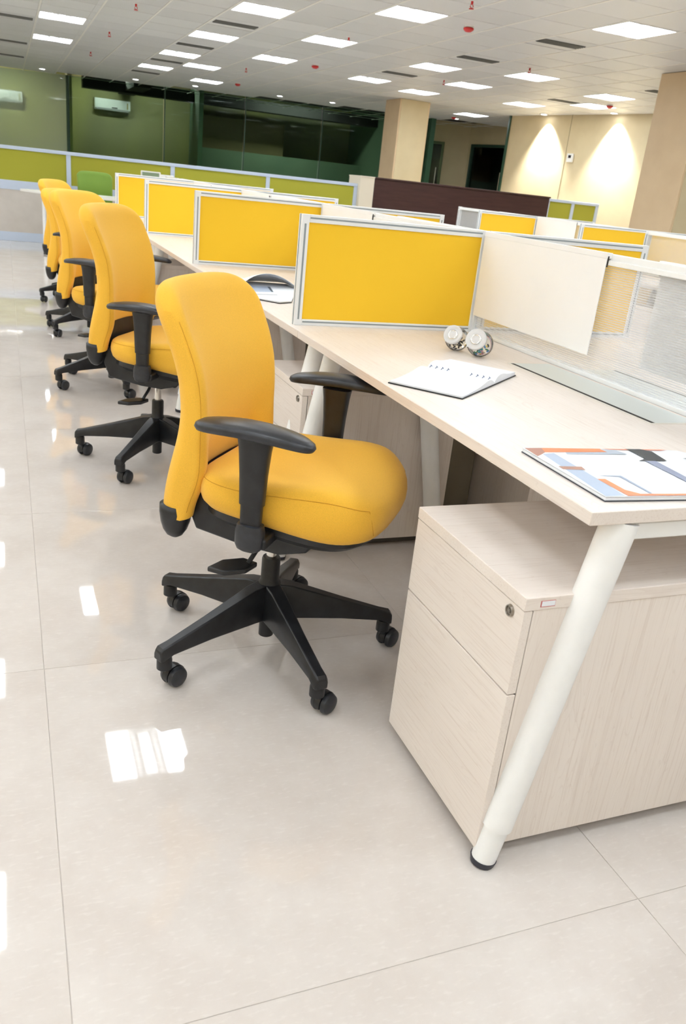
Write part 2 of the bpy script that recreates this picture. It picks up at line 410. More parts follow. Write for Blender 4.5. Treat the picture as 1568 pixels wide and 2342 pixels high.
# recess beyond the right wall: door wall (faces the camera) and side wall (faces left)
wall('wall_return', ((8.95, 15.1), (10.2, 15.3)), 0, HC+.1, beige)
RB0, RB1, RB2 = (9.15, 19.62), (10.05, 18.96), (10.42, 17.0)
def wall_with_hole(name, A, B, s0, s1, zt, m, t=0.12):
    A, B = Vector((*A, 0)), Vector((*B, 0)); d = (B-A); ln = d.length; d.normalize(); n = Vector((-d.y, d.x, 0))*t
    bm = BM()
    for a0, a1, z0, z1 in ((0, s0, 0, HC+.1), (s1, ln, 0, HC+.1), (s0, s1, zt, HC+.1)):
        q0, q1 = A+d*a0, A+d*a1
        loft(bm, [[(p.x, p.y, z) for p in (q0, q1, q1+n, q0+n)] for z in (z0, z1)])
    o = new_obj(name, bm, m); o['kind'] = 'structure'
    return A, d, n
def door(name, A, d, n, s0, s1, zt, frame_m, leaf_m, glow=False):
    e = bpy.data.objects.new(name, None); COL.objects.link(e); e['kind'] = 'structure'
    e.location = A+d*s0; e.rotation_euler = (0, 0, math.atan2(d.y, d.x))
    w = s1-s0
    bm = BM(); box(bm, 0, .06, -.03, .10, 0, zt); box(bm, w-.06, w, -.03, .10, 0, zt); box(bm, .06, w-.06, -.03, .10, zt-.06, zt)
    new_obj('door_frame', bm, frame_m, e, bevel=.004)
    bm = BM(); box(bm, .06, w-.06, .03, .045, 0.01, zt-.06)
    new_obj('door_pane', bm, leaf_m, e)
    bm = BM(); hx = w-.14
    tube(bm, [(hx, -.04, 1.35), (hx, -.04, 1.85)], .014)
    box(bm, hx-.01, hx+.01, -.04, .04, 1.38, 1.41); box(bm, hx-.01, hx+.01, -.04, .04, 1.79, 1.82)
    new_obj('door_handle', bm, chrome, e)
    return e
dark_glass = glassy('dark_door_glass', (0.10, 0.12, 0.12), 0.35)
grey_glass = glassy('grey_door_glass', (0.45, 0.48, 0.50), 0.35)
A, d, n = wall_with_hole('wall_recess', RB0, RB1, 0.0, 0.50, 2.46, beige)
door('door_1', A, d, n, 0.0, 0.50, 2.46, mat('door_frame_green', (0.13, 0.17, 0.08), .5), dark_glass)
A, d, n = wall_with_hole('wall_recess_side', RB1, RB2, 0.12, 1.50, 2.46, beige)
door('door_2', A, d, n, 0.12, 1.50, 2.46, green_trim, grey_glass)
# dim rooms behind the doors and behind the glass
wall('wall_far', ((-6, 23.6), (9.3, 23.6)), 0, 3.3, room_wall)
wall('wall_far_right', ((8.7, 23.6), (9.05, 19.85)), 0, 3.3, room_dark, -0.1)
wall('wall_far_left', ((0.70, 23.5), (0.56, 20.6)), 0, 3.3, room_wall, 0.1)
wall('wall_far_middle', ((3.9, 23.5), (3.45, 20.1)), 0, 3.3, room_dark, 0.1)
bm = BM(); box(bm, 3.95, 9.2, 22.6, 22.7, 0, 1.75)
o = new_obj('wall_low_divider', bm, room_dark); o['kind'] = 'structure'
bm = BM(); box(bm, 4.1, 6.4, 22.9, 23.0, 1.75, 2.55)
o = new_obj('trim_4', bm, mat('dim_pin_board', (.20, .16, .08), .8)); o['kind'] = 'structure'
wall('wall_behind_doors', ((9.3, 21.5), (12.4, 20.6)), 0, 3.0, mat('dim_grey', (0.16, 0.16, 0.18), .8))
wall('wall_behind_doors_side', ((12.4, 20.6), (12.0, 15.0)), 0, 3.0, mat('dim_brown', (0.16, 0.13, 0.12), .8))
bm = BM(); box(bm, 9.2, 12.5, 14.9, 22, HC+0.1, HC+.15); box(bm, 9.2, 12.5, 14.9, 24, -.1, -.001)
o = new_obj('trim_3', bm, void_m); o['kind'] = 'structure'
# ducts hanging in the open soffit behind the glass
bm = BM(); box(bm, 1.0, 9.0, 21.9, 22.3, 2.75, 3.0); box(bm, 2.0, 2.4, 20.4, 23.4, 2.8, 3.05); box(bm, -6, 9.3, 20.9, 23.6, 3.25, 3.35)
o = new_obj('ceiling_far', bm, void_m); o['kind'] = 'structure'

# glass wall: panes between thin dark edges
gx = [-5.8, -3.4, -1.1, 0.56, 2.6, 4.35, 6.05, 7.45, 8.47]
for k in range(len(gx)-1):
    xa, xb = gx[k]+.02, gx[k+1]-.02
    ya, yb = glass_y(xa), glass_y(xb)
    e = bpy.data.objects.new('window_%d' % (k+1), None); COL.objects.link(e); e['kind'] = 'structure'
    e.location = (xa, ya, 0); e.rotation_euler = (0, 0, math.atan2(yb-ya, xb-xa))
    w = math.hypot(xb-xa, yb-ya)
    bm = BM(); box(bm, 0, w, 0, .012, 0.02, HC)
    new_obj('window_pane', bm, glass_light if k < 3 else glass_green, e)
    bm = BM(); box(bm, -.02 if k else 0, .004, -.004, .016, 0.0, HC); box(bm, 0, w, -.015, .03, 0, .03)
    if k == 3: box(bm, -.06, -.02, -.02, .06, 0, HC)
    new_obj('window_edge', bm, green_trim, e)
bm = BM(); box(bm, 8.46, 8.58, 18.0, 18.3, 0, HC)
o = new_obj('window_9', bm, mat('green_mullion', (0.04, 0.11, 0.06), .35)); o['kind'] = 'structure'

# columns
def column(name, x0, x1, y0, y1, label):
    t = thing(name, label, 'column', (x0, y0, 0))
    bm = BM(); box(bm, 0, x1-x0, 0, y1-y0, 0, HC-.005)
    new_obj('column_core', bm, tan, t, bevel=.006)
    bm = BM(); box(bm, .03, x1-x0-.03, -.008, 0, .1, HC-.005)
    new_obj('column_cladding', bm, beige, t)
    bm = BM(); box(bm, -.012, x1-x0+.012, -.012, y1-y0+.012, 0, .1)
    new_obj('column_skirting', bm, tan, t)
column('square_column', 6.24, 6.88, 14.93, 15.62, 'beige square column rising behind the dark brown counter')
column('square_column', 6.64, 7.5, 7.4, 8.16, 'large tan column at the right edge of the photo')

# ================================================================== CEILING FITTINGS
def troffer():
    t = thing('ceiling_light', '', 'light', (0, 0, HC), 0, 'recessed square ceiling lights')
    h = .29
    bm = BM()
    box(bm, -h, -h+.014, -h, h, -.004, .05); box(bm, h-.014, h, -h, h, -.004, .05)
    box(bm, -h+.014, h-.014, -h, -h+.014, -.004, .05); box(bm, -h+.014, h-.014, h-.014, h, -.004, .05)
    new_obj('light_frame', bm, white_p, t)
    bm = BM(); box(bm, -h, h, -h, h, .05, .056); new_obj('light_housing', bm, bpy.data.materials.get('housing_grey') or mat('housing_grey', (.12, .12, .12), .6), t)
    for s in (-1, 1):
        bm = BM()
        x0, x1 = sorted((s*.112, s*.276))
        box(bm, x0, x1, -.27, .27, .012, .02)
        o = new_obj('light_diffuser', bm, lampm, t)
    bm = BM()
    for s in (-1, 1):
        box(bm, *sorted((s*.062, s*.088)), -.27, .27, .030, .034)
    o = new_obj('light_reflector', bm, reflector_glow, t)
    bm = BM(); box(bm, -.034, .034, -.22, .22, .010, .018)
    new_obj('light_lamp', bm, lampm, t)
    return t
tr = troffer()
byx = {}
for x, y in TROF: byx.setdefault(x, []).append(y)
cols = sorted(byx)
VIS = [(x, y) for x, y in TROF[:20]] + [(9.0-.6, 11.85)]
visx = sorted({x for x, y in VIS})
first = True
for x in cols:
    ys = sorted(byx[x])
    for r, y in enumerate(ys):
        t = tr if first else copy_tree(tr); first = False
        t.location = (gxp(round(x/CP)), y, HC)
        if (x, y) in VIS:
            vy = sorted(v for u, v in VIS if u == x)
            ci = ORD[visx.index(x)]; ri = vy.index(y)
            if len(vy) == 1: q = 'the only one of the %s file of lights from the left' % ci
            elif ri == 0: q = 'nearest of the %s file of lights from the left' % ci
            elif ri == len(vy)-1: q = 'farthest of the %s file of lights from the left' % ci
            else: q = '%s away along the %s file of lights from the left' % (ORD[ri], ci)
            t['label'] = 'square ceiling light, ' + q
        else:
            t['label'] = 'square ceiling light among real and added ones beyond the frame of the photo'
            t['group'] = 'ceiling lights out of the frame'
def vent():
    t = thing('ceiling_vent', '', 'vent', (0, 0, HC), 0, 'ceiling air vents')
    bm = BM(); box(bm, -.288, .288, -.288, .288, .004, .05)
    new_obj('vent_panel', bm, ceil_m, t)
    bm = BM(); box(bm, -.26, .26, -.10, .10, .002, .006)
    new_obj('vent_throat', bm, vent_dark, t)
    for k in range(5):
        bm = BM(); box(bm, -.26, .26, -.09+k*.04, -.078+k*.04, -.006, .006)
        new_obj('vent_slat', bm, mat('vent_slat', (.18, .18, .17), .5) if k == 0 else bpy.data.materials['vent_slat'], t)
    return t
vt = vent()
vl = ['above the right desk island, nearest', 'above the right desk island, second', 'beside the second light of the second file, nearest there', 'in the second file, one step farther',
      'high between the middle columns, third away', 'by the farther wall wash light', 'by the right column', 'in the second file, third away',
      'at the left edge, nearest', 'at the left edge, middle', 'at the left edge, farthest', 'just before the glass wall']
for k, (x, y) in enumerate(VENT):
    t = vt if k == 0 else copy_tree(vt)
    t.location = (gxp(round(x/CP)), y, HC); t['label'] = 'dark slotted ceiling vent ' + vl[k]
def downlight(x, y, label, spot=None):
    t = thing('downlight', label, 'light', (x, y, HC), 0, 'round downlights')
    bm = BM(); lathe(bm, [(.055, .0), (.085, .0), (.09, -.006), (.085, -.012), (.06, -.010), (.055, 0)])
    new_obj('downlight_ring', bm, white_p, t, smooth=True)
    bm = BM(); lathe(bm, [(.001, -.012), (.04, -.011), (.06, -.006)])
    new_obj('downlight_lens', bm, downm, t, smooth=True)
    if spot:
        ld = bpy.data.lights.new('spot', 'SPOT'); ld.energy = spot[0]; ld.spot_size = math.radians(spot[1]); ld.spot_blend = 0.8; ld.shadow_soft_size = .04
        ld.color = (1.0, .98, .92)
        lo = bpy.data.objects.new('downlight_beam', ld); COL.objects.link(lo); lo.parent = t; lo.location = (0, 0, -.03)
        lo.rotation_euler = spot[2]
    return t
dl = [(0, 19.71), (1.85, 19.0), (3.03, 18.52), (4.76, 18.0), (5.88, 17.73), (8.70, 17.27)]
for k, (x, y) in enumerate(dl):
    downlight(x, y, 'round downlight before the dark glass wall, %s from the left' % ORD[k])
for k, (x, y) in enumerate([(-2.0, 20.3), (-3.6, 20.8)]): downlight(x, y, 'round downlight beyond the left edge of the photo')
for s, lb in ((1.10, 'left of the two downlights washing the right wall'), (2.85, 'right of the two downlights washing the right wall')):
    c = p1+dd*s + Vector((-.16, -.03, 0))
    downlight(c.x, c.y, lb, (420, 84, (0, math.radians(-9), 0)))
def smoke_det(x, y, lb):
    t = thing('smoke_detector', lb, 'alarm', (x, y, HC), 0, 'red smoke detectors')
    bm = BM(); lathe(bm, [(.001, -.012), (.05, -.012), (.055, 0), (.05, .0)]); new_obj('detector_base', bm, white_p, t, smooth='auto')
    bm = BM(); lathe(bm, [(.04, -.012), (.055, -.02), (.052, -.035), (.03, -.052), (.001, -.055)]); new_obj('detector_cap', bm, red_p, t, smooth='auto')
for (x, y), q in zip([(3.67, 7.66), (3.61, 12.34), (3.5, 16.69), (8.39, 11.39), (8.45, 16.9)],
                     ['nearest of three over the middle aisle', 'second of three over the middle aisle', 'farthest of three over the middle aisle', 'near the wall wash lights', 'over the door recess']):
    smoke_det(x, y, 'red domed smoke detector on the ceiling, ' + q)
def sprinkler(x, y, lb):
    t = thing('sprinkler', lb, 'sprinkler', (x, y, HC), 0, 'red ceiling sprinklers')
    bm = BM(); lathe(bm, [(.001, -.004), (.03, -.004), (.032, 0)]); new_obj('escutcheon', bm, white_p, t)
    bm = BM(); cyl(bm, 0, 0, -.03, -.002, .011, n=10); tube(bm, [(-.008, 0, -.03), (-.016, 0, -.045), (0, 0, -.06)], .004, 6); tube(bm, [(.008, 0, -.03), (.016, 0, -.045), (0, 0, -.06)], .004, 6)
    cyl(bm, 0, 0, -.066, -.06, .022, n=12); new_obj('sprinkler_head', bm, red_p, t)
for (x, y), q in zip([(.604, 9.81), (.594, 12.39), (.589, 15.17), (3.12, 6.61), (2.98, 14.05), (3.06, 9.52), (5.53, 9.37), (5.49, 11.7)],
                     ['nearest at upper left', 'second at upper left', 'farthest at upper left', 'at the top edge above the desks', 'far in the middle', 'beside a light in the middle', 'above a light on the right', 'beside the beige column']):
    sprinkler(x, y, 'small red ceiling sprinkler, ' + q)

# wall thermostat
t = thing('thermostat', 'small white thermostat on the beige right wall', 'thermostat', (9.118, 13.23, 2.10), math.atan2(dd.y, dd.x))
bm = BM(); box(bm, -.075, .075, -.035, -.002, -.075, .075); new_obj('thermostat_case', bm, white_p, t, bevel=.006)
bm = BM(); box(bm, -.035, .035, -.038, -.034, -.005, .045); new_obj('thermostat_screen', bm, mat('screen_dark', (.03, .03, .04), .2), t)

# air conditioners behind the glass
def aircon(x, z, lb):
    t = thing('air_conditioner', lb, 'air conditioner', (x, 23.59, z))
    bm = BM()
    prof = [(0, 0), (-.16, 0), (-.21, .04), (-.22, .18), (-.20, .27), (0, .28)]
    loft(bm, [[(-.45, y, zz) for y, zz in prof], [(.45, y, zz) for y, zz in prof]])
    new_obj('air_conditioner_case', bm, mat('ac_white', (.8, .82, .85), .4), t, bevel=.01)
    bm = BM(); box(bm, -.40, .40, -.216, -.19, .005, .05); new_obj('air_outlet', bm, mat('ac_grey', (.35, .37, .4), .4), t)
    bm = BM(); box(bm, .36, .39, -.224, -.2, .07, .22); new_obj('energy_label', bm, mat('ac_label', (.35, .30, .10), .5), t)
    bm = BM(); box(bm, -.02, .12, -.224, -.2, .06, .085); new_obj('display_strip', bm, vent_dark, t)
aircon(1.86, 2.38, 'white wall air conditioner seen through the dark glass')
aircon(-.78, 2.28, 'white wall air conditioner at the left edge, behind the paler glass')
for x, y, z, w_, e_, lb in ((2.1, 22.2, 3.16, .9, 48, 'unseen fill light added above the dim room behind the middle glass'),
                            (6.2, 21.4, 3.16, .9, 30, 'unseen fill light added above the dark room behind the right glass'),
                            (10.9, 19.2, 2.90, .5, 9, 'unseen fill light added in the room behind the two doors')):
    t = thing('ceiling_light', lb, 'light', (x, y, z))  # unseen fill lamps added to brighten the rooms behind glass and doors
    bm = BM(); box(bm, -w_, w_, -.08, .08, 0, .03); new_obj('light_diffuser', bm, mat('added_fill_tube', (1, 1, 1), .5, emit=(1, 1, .95), estr=e_), t)
    bm = BM(); box(bm, -w_-.02, w_+.02, -.1, .1, .03, .06); new_obj('light_frame', bm, white_p, t)
t = thing('ceiling_light', 'unseen fill light added in the room behind the left glass', 'light', (-.9, 22.2, 3.16))  # unseen lamp added to brighten the room behind the paler panes
bm = BM(); box(bm, -.3, .3, -.15, .15, 0, .03); new_obj('light_diffuser', bm, mat('added_fill_panel', (1, 1, 1), .5, emit=(1, 1, .95), estr=75), t)
bm = BM(); box(bm, -.32, .32, -.17, .17, .03, .06); new_obj('light_frame', bm, white_p, t)

# ================================================================== FAR LOW PARTITIONS
def partition(name, label, x0, x1, n, zt, panel_m, y=12.0, tilt=0.0, low=True, ends=True):
    t = thing(name, label, 'partition', (x0, y, 0)); t.rotation_euler = (0, tilt, 0)
    w = (x1-x0)/n
    for k in range(n):
        a0, a1 = k*w, (k+1)*w
        bm = BM(); box(bm, a0+.03, a1-.03, .01, .04, .80, zt-.045); new_obj('fabric_panel', bm, panel_m, t, bevel=.003)
        if low:
            bm = BM(); box(bm, a0+.03, a1-.03, .01, .04, .12, .68); new_obj('lower_panel', bm, grey_panel, t, bevel=.003)
            bm = BM(); box(bm, a0+.03, a1-.03, .0, .05, .68, .80); new_obj('middle_rail', bm, rail_blue, t, bevel=.003)
            bm = BM(); box(bm, a0+.03, a1-.03, .0, .05, 0, .12); new_obj('bottom_rail', bm, rail_blue, t, bevel=.003)
    for k in range(n+1):
        bm = BM(); box(bm, k*w-.03, k*w+.03, -.005, .055, 0, zt-.045); new_obj('post', bm, rail_blue, t, bevel=.003)
    bm = BM(); box(bm, -.03, x1-x0+.03, -.008, .058, zt-.045, zt); new_obj('top_rail', bm, rail_blue, t, bevel=.004)
    return t
partition('low_partition', 'long olive green low partition with pale blue rails before the glass wall', -4.35, 4.33, 6, 1.24, olive_fab, tilt=0.0)
partition('low_partition', 'short olive green low partition at the right end of the brown counter', 8.0, 9.05, 2, 1.34, olive_fab, low=False, y=12.05)
t = thing('counter_end', 'cream end panel between green partition and brown counter', 'panel', (4.36, 11.9, 0))
bm = BM(); box(bm, 0, .24, 0, .5, 0, 1.345); new_obj('end_panel', bm, cream, t, bevel=.005)
bm = BM(); box(bm, -.005, .245, -.006, .506, 1.345, 1.362); new_obj('end_cap', bm, cream, t, bevel=.003)
t = thing('reception_counter', 'long dark brown counter front in the background', 'counter', (4.62, 11.95, 0))
bm = BM(); box(bm, 0, 3.34, .02, .5, .08, 1.34); new_obj('counter_body', bm, brown, t, bevel=.004)
bm = BM(); box(bm, -.005, 3.35, 0, .52, 1.34, 1.365); new_obj('counter_top', bm, brown, t, bevel=.004)
bm = BM(); box(bm, .02, 3.3, .05, .45, 0, .08); new_obj('plinth', bm, dark_gap, t)

# white table with a green chair behind
t = thing('white_table', 'white table with pointed end far left in front of the green partition', 'table', (0, 0, 0))
bm = BM()
out = [(-.68, 10.72)] + [(-.55+.0*k, 10.62-.0*k) for k in range(0)] + [(-.50, 10.46), (-.2, 10.25), (2.0, 10.25), (2.0, 10.98), (-.3, 10.98), (-.55, 10.85)]
loft(bm, [[(x, y, z) for x, y in out] for z in (.722, .75)]); new_obj('tabletop', bm, white_lam, t, bevel=.004)
for x, y in ((-.41, 10.52), (-.25, 10.90), (1.9, 10.32), (1.9, 10.9)):
    bm = BM(); cyl(bm, x, y, .03, .722, .022); new_obj('leg', bm, white_metal, t, smooth='auto')
    bm = BM(); cyl(bm, x, y, 0, .03, .024); new_obj('leg_foot', bm, black, t, smooth='auto')
# desktop device on the far partition table
t = thing('desk_phone', 'small white desk device on the white table behind the screens', 'device', (.98, 10.6, .75))
bm = BM(); box(bm, -.16, .16, -.09, .09, 0, .04); box(bm, -.02, .04, -.02, .04, .04, .30); new_obj('stand', bm, white_p, t, bevel=.005)
bm = BM(); box(bm, -.20, .05, -.04, -.01, .25, .36); new_obj('device_screen', bm, white_p, t, bevel=.006)
bm = BM(); box(bm, -.185, .03, -.043, -.039, .265, .345); new_obj('device_glass', bm, mat('dev_green', (.25, .33, .22), .2), t)
bm = BM(); box(bm, -.02, .22, -.03, .03, .30, .335); new_obj('device_arm', bm, white_p, t, bevel=.004)

# ================================================================== DESK ISLANDS
XS = 0.7075           # spine of the near island
def make_desk(L, name='office_desk'):
    """local: spine plane at x = 0, user edge at x = -0.7075, y 0..L"""
    t = thing(name, '', 'desk')
    fx = -XS
    bm = BM(); box(bm, fx, -.014, .001, L-.001, .726, .75)
    new_obj('desktop', bm, wood_y, t, bevel=.0015)
    bm = BM(); box(bm, fx-.0008, fx+.001, .0015, L-.0015, .727, .749)
    new_obj('edge_band', bm, wood_y, t)
    # cable flap: white frame, dark brush slot and frosted lid
    y0, y1 = L*.313, L*.730
    bm = BM()
    box(bm, -.178, -.170, y0, y1, .7495, .7508); box(bm, -.170, -.03, y0, y0+.008, .7495, .7508); box(bm, -.170, -.03, y1-.008, y1, .7495, .7508)
    fl = new_obj('cable_flap', bm, mat('flap_frame', (.80, .76, .68), .4) if 'flap_frame' not in bpy.data.materials else bpy.data.materials['flap_frame'], t)
    bm = BM(); box(bm, -.170, -.1585, y0+.008, y1-.008, .7495, .7509); new_obj('cable_slot', bm, dark_gap, fl)
    bm = BM(); box(bm, -.1585, -.03, y0+.008, y1-.008, .7495, .7512); new_obj('flap_lid', bm, mat('flap_lid', (.74, .78, .76), .35, .2) if 'flap_lid' not in bpy.data.materials else bpy.data.materials['flap_lid'], fl)
    for y in (.03, L-.12):
        for (xt, xf) in ((fx+.088, fx-.047), (fx+.41, fx+.545)):
            bm = BM()
            P0, P1 = Vector((xf, y, .012)), Vector((xt, y, .722))
            q = P0.lerp(P1, .11)
            tube(bm, [P0, q, q, P0.lerp(P1, .985), P1], [.0245, .0255, .0300, .0315, .0315], 24, up=(0, 1, 0))
            lg = new_obj('leg', bm, white_metal, t, smooth='auto')
            bm = BM(); tube(bm, [(xf-.002, y, 0.0), (xf, y, .013)], [.0235, .0265], 20); new_obj('leg_foot', bm, rubber, lg, smooth='auto')
        bm = BM(); box(bm, fx+.088, fx+.41, y-.018, y+.018, .69, .722); new_obj('cross_beam', bm, white_metal, t, bevel=.003)
    bm = BM(); box(bm, fx+.12, fx+.16, .05, L-.14, .70, .724); box(bm, fx+.36, fx+.40, .05, L-.14, .70, .724); new_obj('long_beam', bm, white_metal, t)
    return t
seams = [0.0] + [1.54+1.66*k for k in range(5)]
def ordlab(k, n=5): return ['nearest', 'second', 'third', 'fourth', 'farthest'][k]
d_first = make_desk(1.54); d_rest = make_desk(1.66)
def place(root, used, loc, rz, label, group):
    if root.get('placed'): return dup(root, loc, rz, label, group)
    root.location = loc; root.rotation_euler = (0, 0, rz); root['label'] = label; root['group'] = group; root['placed'] = 1
    return root
for k in range(5):
    r = d_first if k == 0 else d_rest
    Lk = 1.54 if k == 0 else 1.66
    place(r, 0, (XS, seams[k], 0), 0, 'pale wood desk with white slanted legs, %s of the row beside the yellow chairs' % ordlab(k), 'desks on the chair side of the near island')
    place(r, 0, (XS, seams[k]+Lk, 0), PI, 'pale wood desk beyond the near spine screen, %s of its row' % ordlab(k), 'desks on the far side of the near island')
X2 = 4.235
for k in range(5):
    y = 1.54+1.66*(k-1) + .04
    place(d_rest, 0, (X2, y, 0), 0, 'pale wood desk of the right island on its left side, %s of its row' % ordlab(k), 'desks on the left side of the right island')
    place(d_rest, 0, (X2, y+1.66, 0), PI, 'pale wood desk of the right island on its right side, %s of its row' % ordlab(k), 'desks on the right side of the right island')

# -------- fabric desk screens
def make_screen(w=.69, h=.35):
    """local: x 0..w, thickness y -.015..+.015, z 0..h"""
    t = thing('desk_screen', '', 'screen')
    r = .026
    def rail(name, x0, x1, z0, z1, vert):
        bm = BM(); box(bm, x0, x1, -.015, .015, z0, z1)
        o = new_obj(name, bm, alu, t, bevel=.0015)
        bm = BM()
        if vert:
            xm = (x0+x1)/2
            for s in (-1, 1): box(bm, xm-.003, xm+.003, *sorted((s*.0146, s*.0156)), z0+.02, z1-.028)
            if x0 < .01: box(bm, x0-.0006, x0+.001, -.004, .004, z0+.0, z1-.0)
        else:
            zm = (z0+z1)/2+.002
            for s in (-1, 1): box(bm, x0+.002, x1-.002, *sorted((s*.0146, s*.0156)), zm-.0025, zm+.0025)
        new_obj('rail_groove', bm, groove, o)
    rail('side_rail', 0, r, 0, h, True); rail('side_rail', w-r, w, 0, h, True)
    rail('top_rail', r, w-r, h-.024, h, False); rail('bottom_rail', r, w-r, 0, .020, False)
    bm = BM(); box(bm, r-.002, w-r+.002, -.010, .010, .018, h-.022); new_obj('fabric_panel', bm, yellow_screen, t, bevel=.003)
    return t
sc = make_screen()
SY = [1.655+1.681*k for k in range(4)]
for k, y in enumerate(SY):
    q = ['nearest', 'second', 'third', 'farthest'][k]
    place(sc, 0, (.018, y, .75), 0, 'yellow fabric desk screen in pale metal frame, %s on the chair side' % q, 'yellow screens across the near desks')
    place(sc, 0, (.718, y, .75), 0, 'yellow fabric desk screen beyond the near spine, %s of its row' % q, 'yellow screens behind the near spine')
SY2 = [4.96-1.681*2, 4.96-1.681, 4.96, 6.641, 8.322]
for k, y in enumerate(SY2):
    if k < 4: place(sc, 0, (X2-.70, y, .75), 0, 'yellow fabric desk screen on the left side of the right island, %s' % ['first near end', 'second', 'third', 'farthest'][k], 'yellow screens on the right island')
    if k < 4: place(sc, 0, (X2+.012, y, .75), 0, 'yellow fabric desk screen on the right side of the right island, %s' % ['first near end', 'second', 'third', 'farthest'][k], 'yellow screens on the right island')

# -------- spine screens of ribbed acrylic with white boards
def make_spine(L, boards=(True, True)):
    """local: x = 0 plane, y 0..L, from z = 0 (desk top) up; far post at y = L"""
    t = thing('spine_screen', '', 'screen')
    h = .345
    bm = BM(); box(bm, -.016, .016, L-.022, L+.016, -.02, h+.004)
    po = new_obj('post', bm, alu, t, bevel=.002)
    bm = BM(); box(bm, -.0172, -.0158, L-.006, L-.001, .06, h-.04); box(bm, -.0172, -.0158, L-.006, L-.001, .012, .03); box(bm, -.0172, -.0158, L-.006, L-.001, h-.024, h-.012)
    new_obj('post_slot', bm, dark_gap, po)
    bm = BM(); box(bm, -.012, .012, 0, L-.022, h-.018, h); box(bm, -.020, .020, 0, L-.022, h-.030, h-.016)
    new_obj('top_rail', bm, white_metal, t, bevel=.002)
    bm = BM(); box(bm, -.012, .012, 0, L-.022, -.002, .012); new_obj('bottom_rail', bm, alu, t, bevel=.002)
    bm = BM(); box(bm, -.002, .002, 0.002, L-.022, .012, h-.028); sh = new_obj('acrylic_sheet', bm, acrylic, t)
    bm = BM(); z = .016
    while z < h-.034:
        box(bm, -.0034, -.002, 0.003, L-.023, z, z+.0022); z += .0062
    ribs = new_obj('acrylic_ribs', bm, acrylic_rib, sh); ribs['kind'] = 'stuff'
    for s, on_ in zip((-1, 1), boards):
        if not on_: continue
        y0, y1 = (L-.70, L-.032) if s < 0 else (.03, .79)
        bm = BM(); box(bm, *sorted((s*.024, s*.027)), y0, y1, .064, h-.012)
        wb = new_obj('white_board', bm, board, t, bevel=.001)
        bm = BM(); box(bm, *sorted((s*.010, s*.0275)), y0, y1, h-.012, h+.003); new_obj('board_hook', bm, board, wb)
        bm = BM(); ye = y0 if s < 0 else y1
        box(bm, *sorted((s*.020, s*.024)), ye-.001, ye+.002, h-.035, h-.006); new_obj('board_edge', bm, dark_gap, wb)
    return t
sp0 = make_spine(1.655); sp = make_spine(1.681)
sp0['placed'] = 0
place(sp0, 0, (XS, 0, .75), 0, 'ribbed clear spine screen with hung white boards, nearest bay of near island', 'spine screens of the near island')
for k in range(3):
    place(sp, 0, (XS, SY[k], .75), 0, 'ribbed clear spine screen with hung white boards, near island, %s bay' % ['second', 'third', 'fourth'][k], 'spine screens of the near island')
sp5 = make_spine(1.46)
place(sp5, 0, (XS, SY[3], .75), 0, 'ribbed clear spine screen with hung white boards, near island, farthest bay', 'spine screens of the near island')
for k in range(4):
    place(sp if k in (0, 2) else make_spine(1.681, (False, k == 3)), 0, (X2, SY2[k], .75), 0, 'ribbed clear spine screen of the right island, %s bay' % ['nearest', 'second', 'third', 'farthest'][k], 'spine screens of the right island')

# -------- pedestals
def make_pedestal():
    """local: front at x = 0 facing -x, y 0..0.418"""
    t = thing('drawer_pedestal', '', 'cabinet')
    w, dp, h = .418, .58, .581
    bm = BM(); box(bm, .020, dp, .002, w-.002, .03, .556); new_obj('body', bm, wood_z, t, bevel=.001)
    bm = BM(); box(bm, -.001, dp, 0, w, .556, h); new_obj('top_panel', bm, wood_x, t, bevel=.0015)
    bm = BM(); box(bm, .016, .021, .004, w-.004, .035, .553); new_obj('drawer_gap', bm, dark_gap, t)
    for z0, z1 in ((.387, .5545), (.030, .3835)):
        bm = BM(); box(bm, 0, .018, .0012, w-.0012, z0, z1); dr = new_obj('drawer', bm, wood_y, t, bevel=.001)
        if z0 > .3:
            bm = BM()
            lathe(bm, [(.001, .0045), (.0042, .0045), (.005, .002), (.0075, .002), (.0085, .0048), (.0105, .0048), (.0115, 0)], (0, .039, .538), (-1, 0, 0), 24)
            new_obj('drawer_lock', bm, nickel, dr, smooth='auto')
    bm = BM(); box(bm, .05, dp-.02, .03, w-.03, 0.003, .03); new_obj('plinth', bm, plinth_m, t)
    bm = BM(); box(bm, .03, .06, -.0006, .0001, .562, .574)
    st = new_obj('blank_sticker', bm, mat('sticker_red', (.6, .16, .16), .6) if 'sticker_red' not in bpy.data.materials else bpy.data.materials['sticker_red'], t)
    st['label'] = 'small blank white sticker with red border'
    bm = BM(); box(bm, .0318, .0592, -.001, -.0005, .5635, .5732); new_obj('sticker_face', bm, paper, st)
    return t
pd = make_pedestal()
PY = [(-.066, .035), (.004, 1.455), (.0, 3.10), (0, 4.76), (0, 6.42)]
for k, (x, y) in enumerate(PY):
    place(pd, 0, (x, y, 0), 0, 'pale wood drawer pedestal with lock under the chair side desks, %s' % ordlab(k), 'pedestals on the chair side')
for k in range(5):
    place(pd, 0, (1.415, 1.72+1.66*k, 0), PI, 'pale wood drawer pedestal on the far side of the near island, %s' % ordlab(k), 'pedestals on the far side of the near island')
for k in range(5):
    place(pd, 0, (X2-.69, .42+1.66*k, 0), 0, 'pale wood drawer pedestal under the right island, %s' % ordlab(k), 'pedestals of the right island')

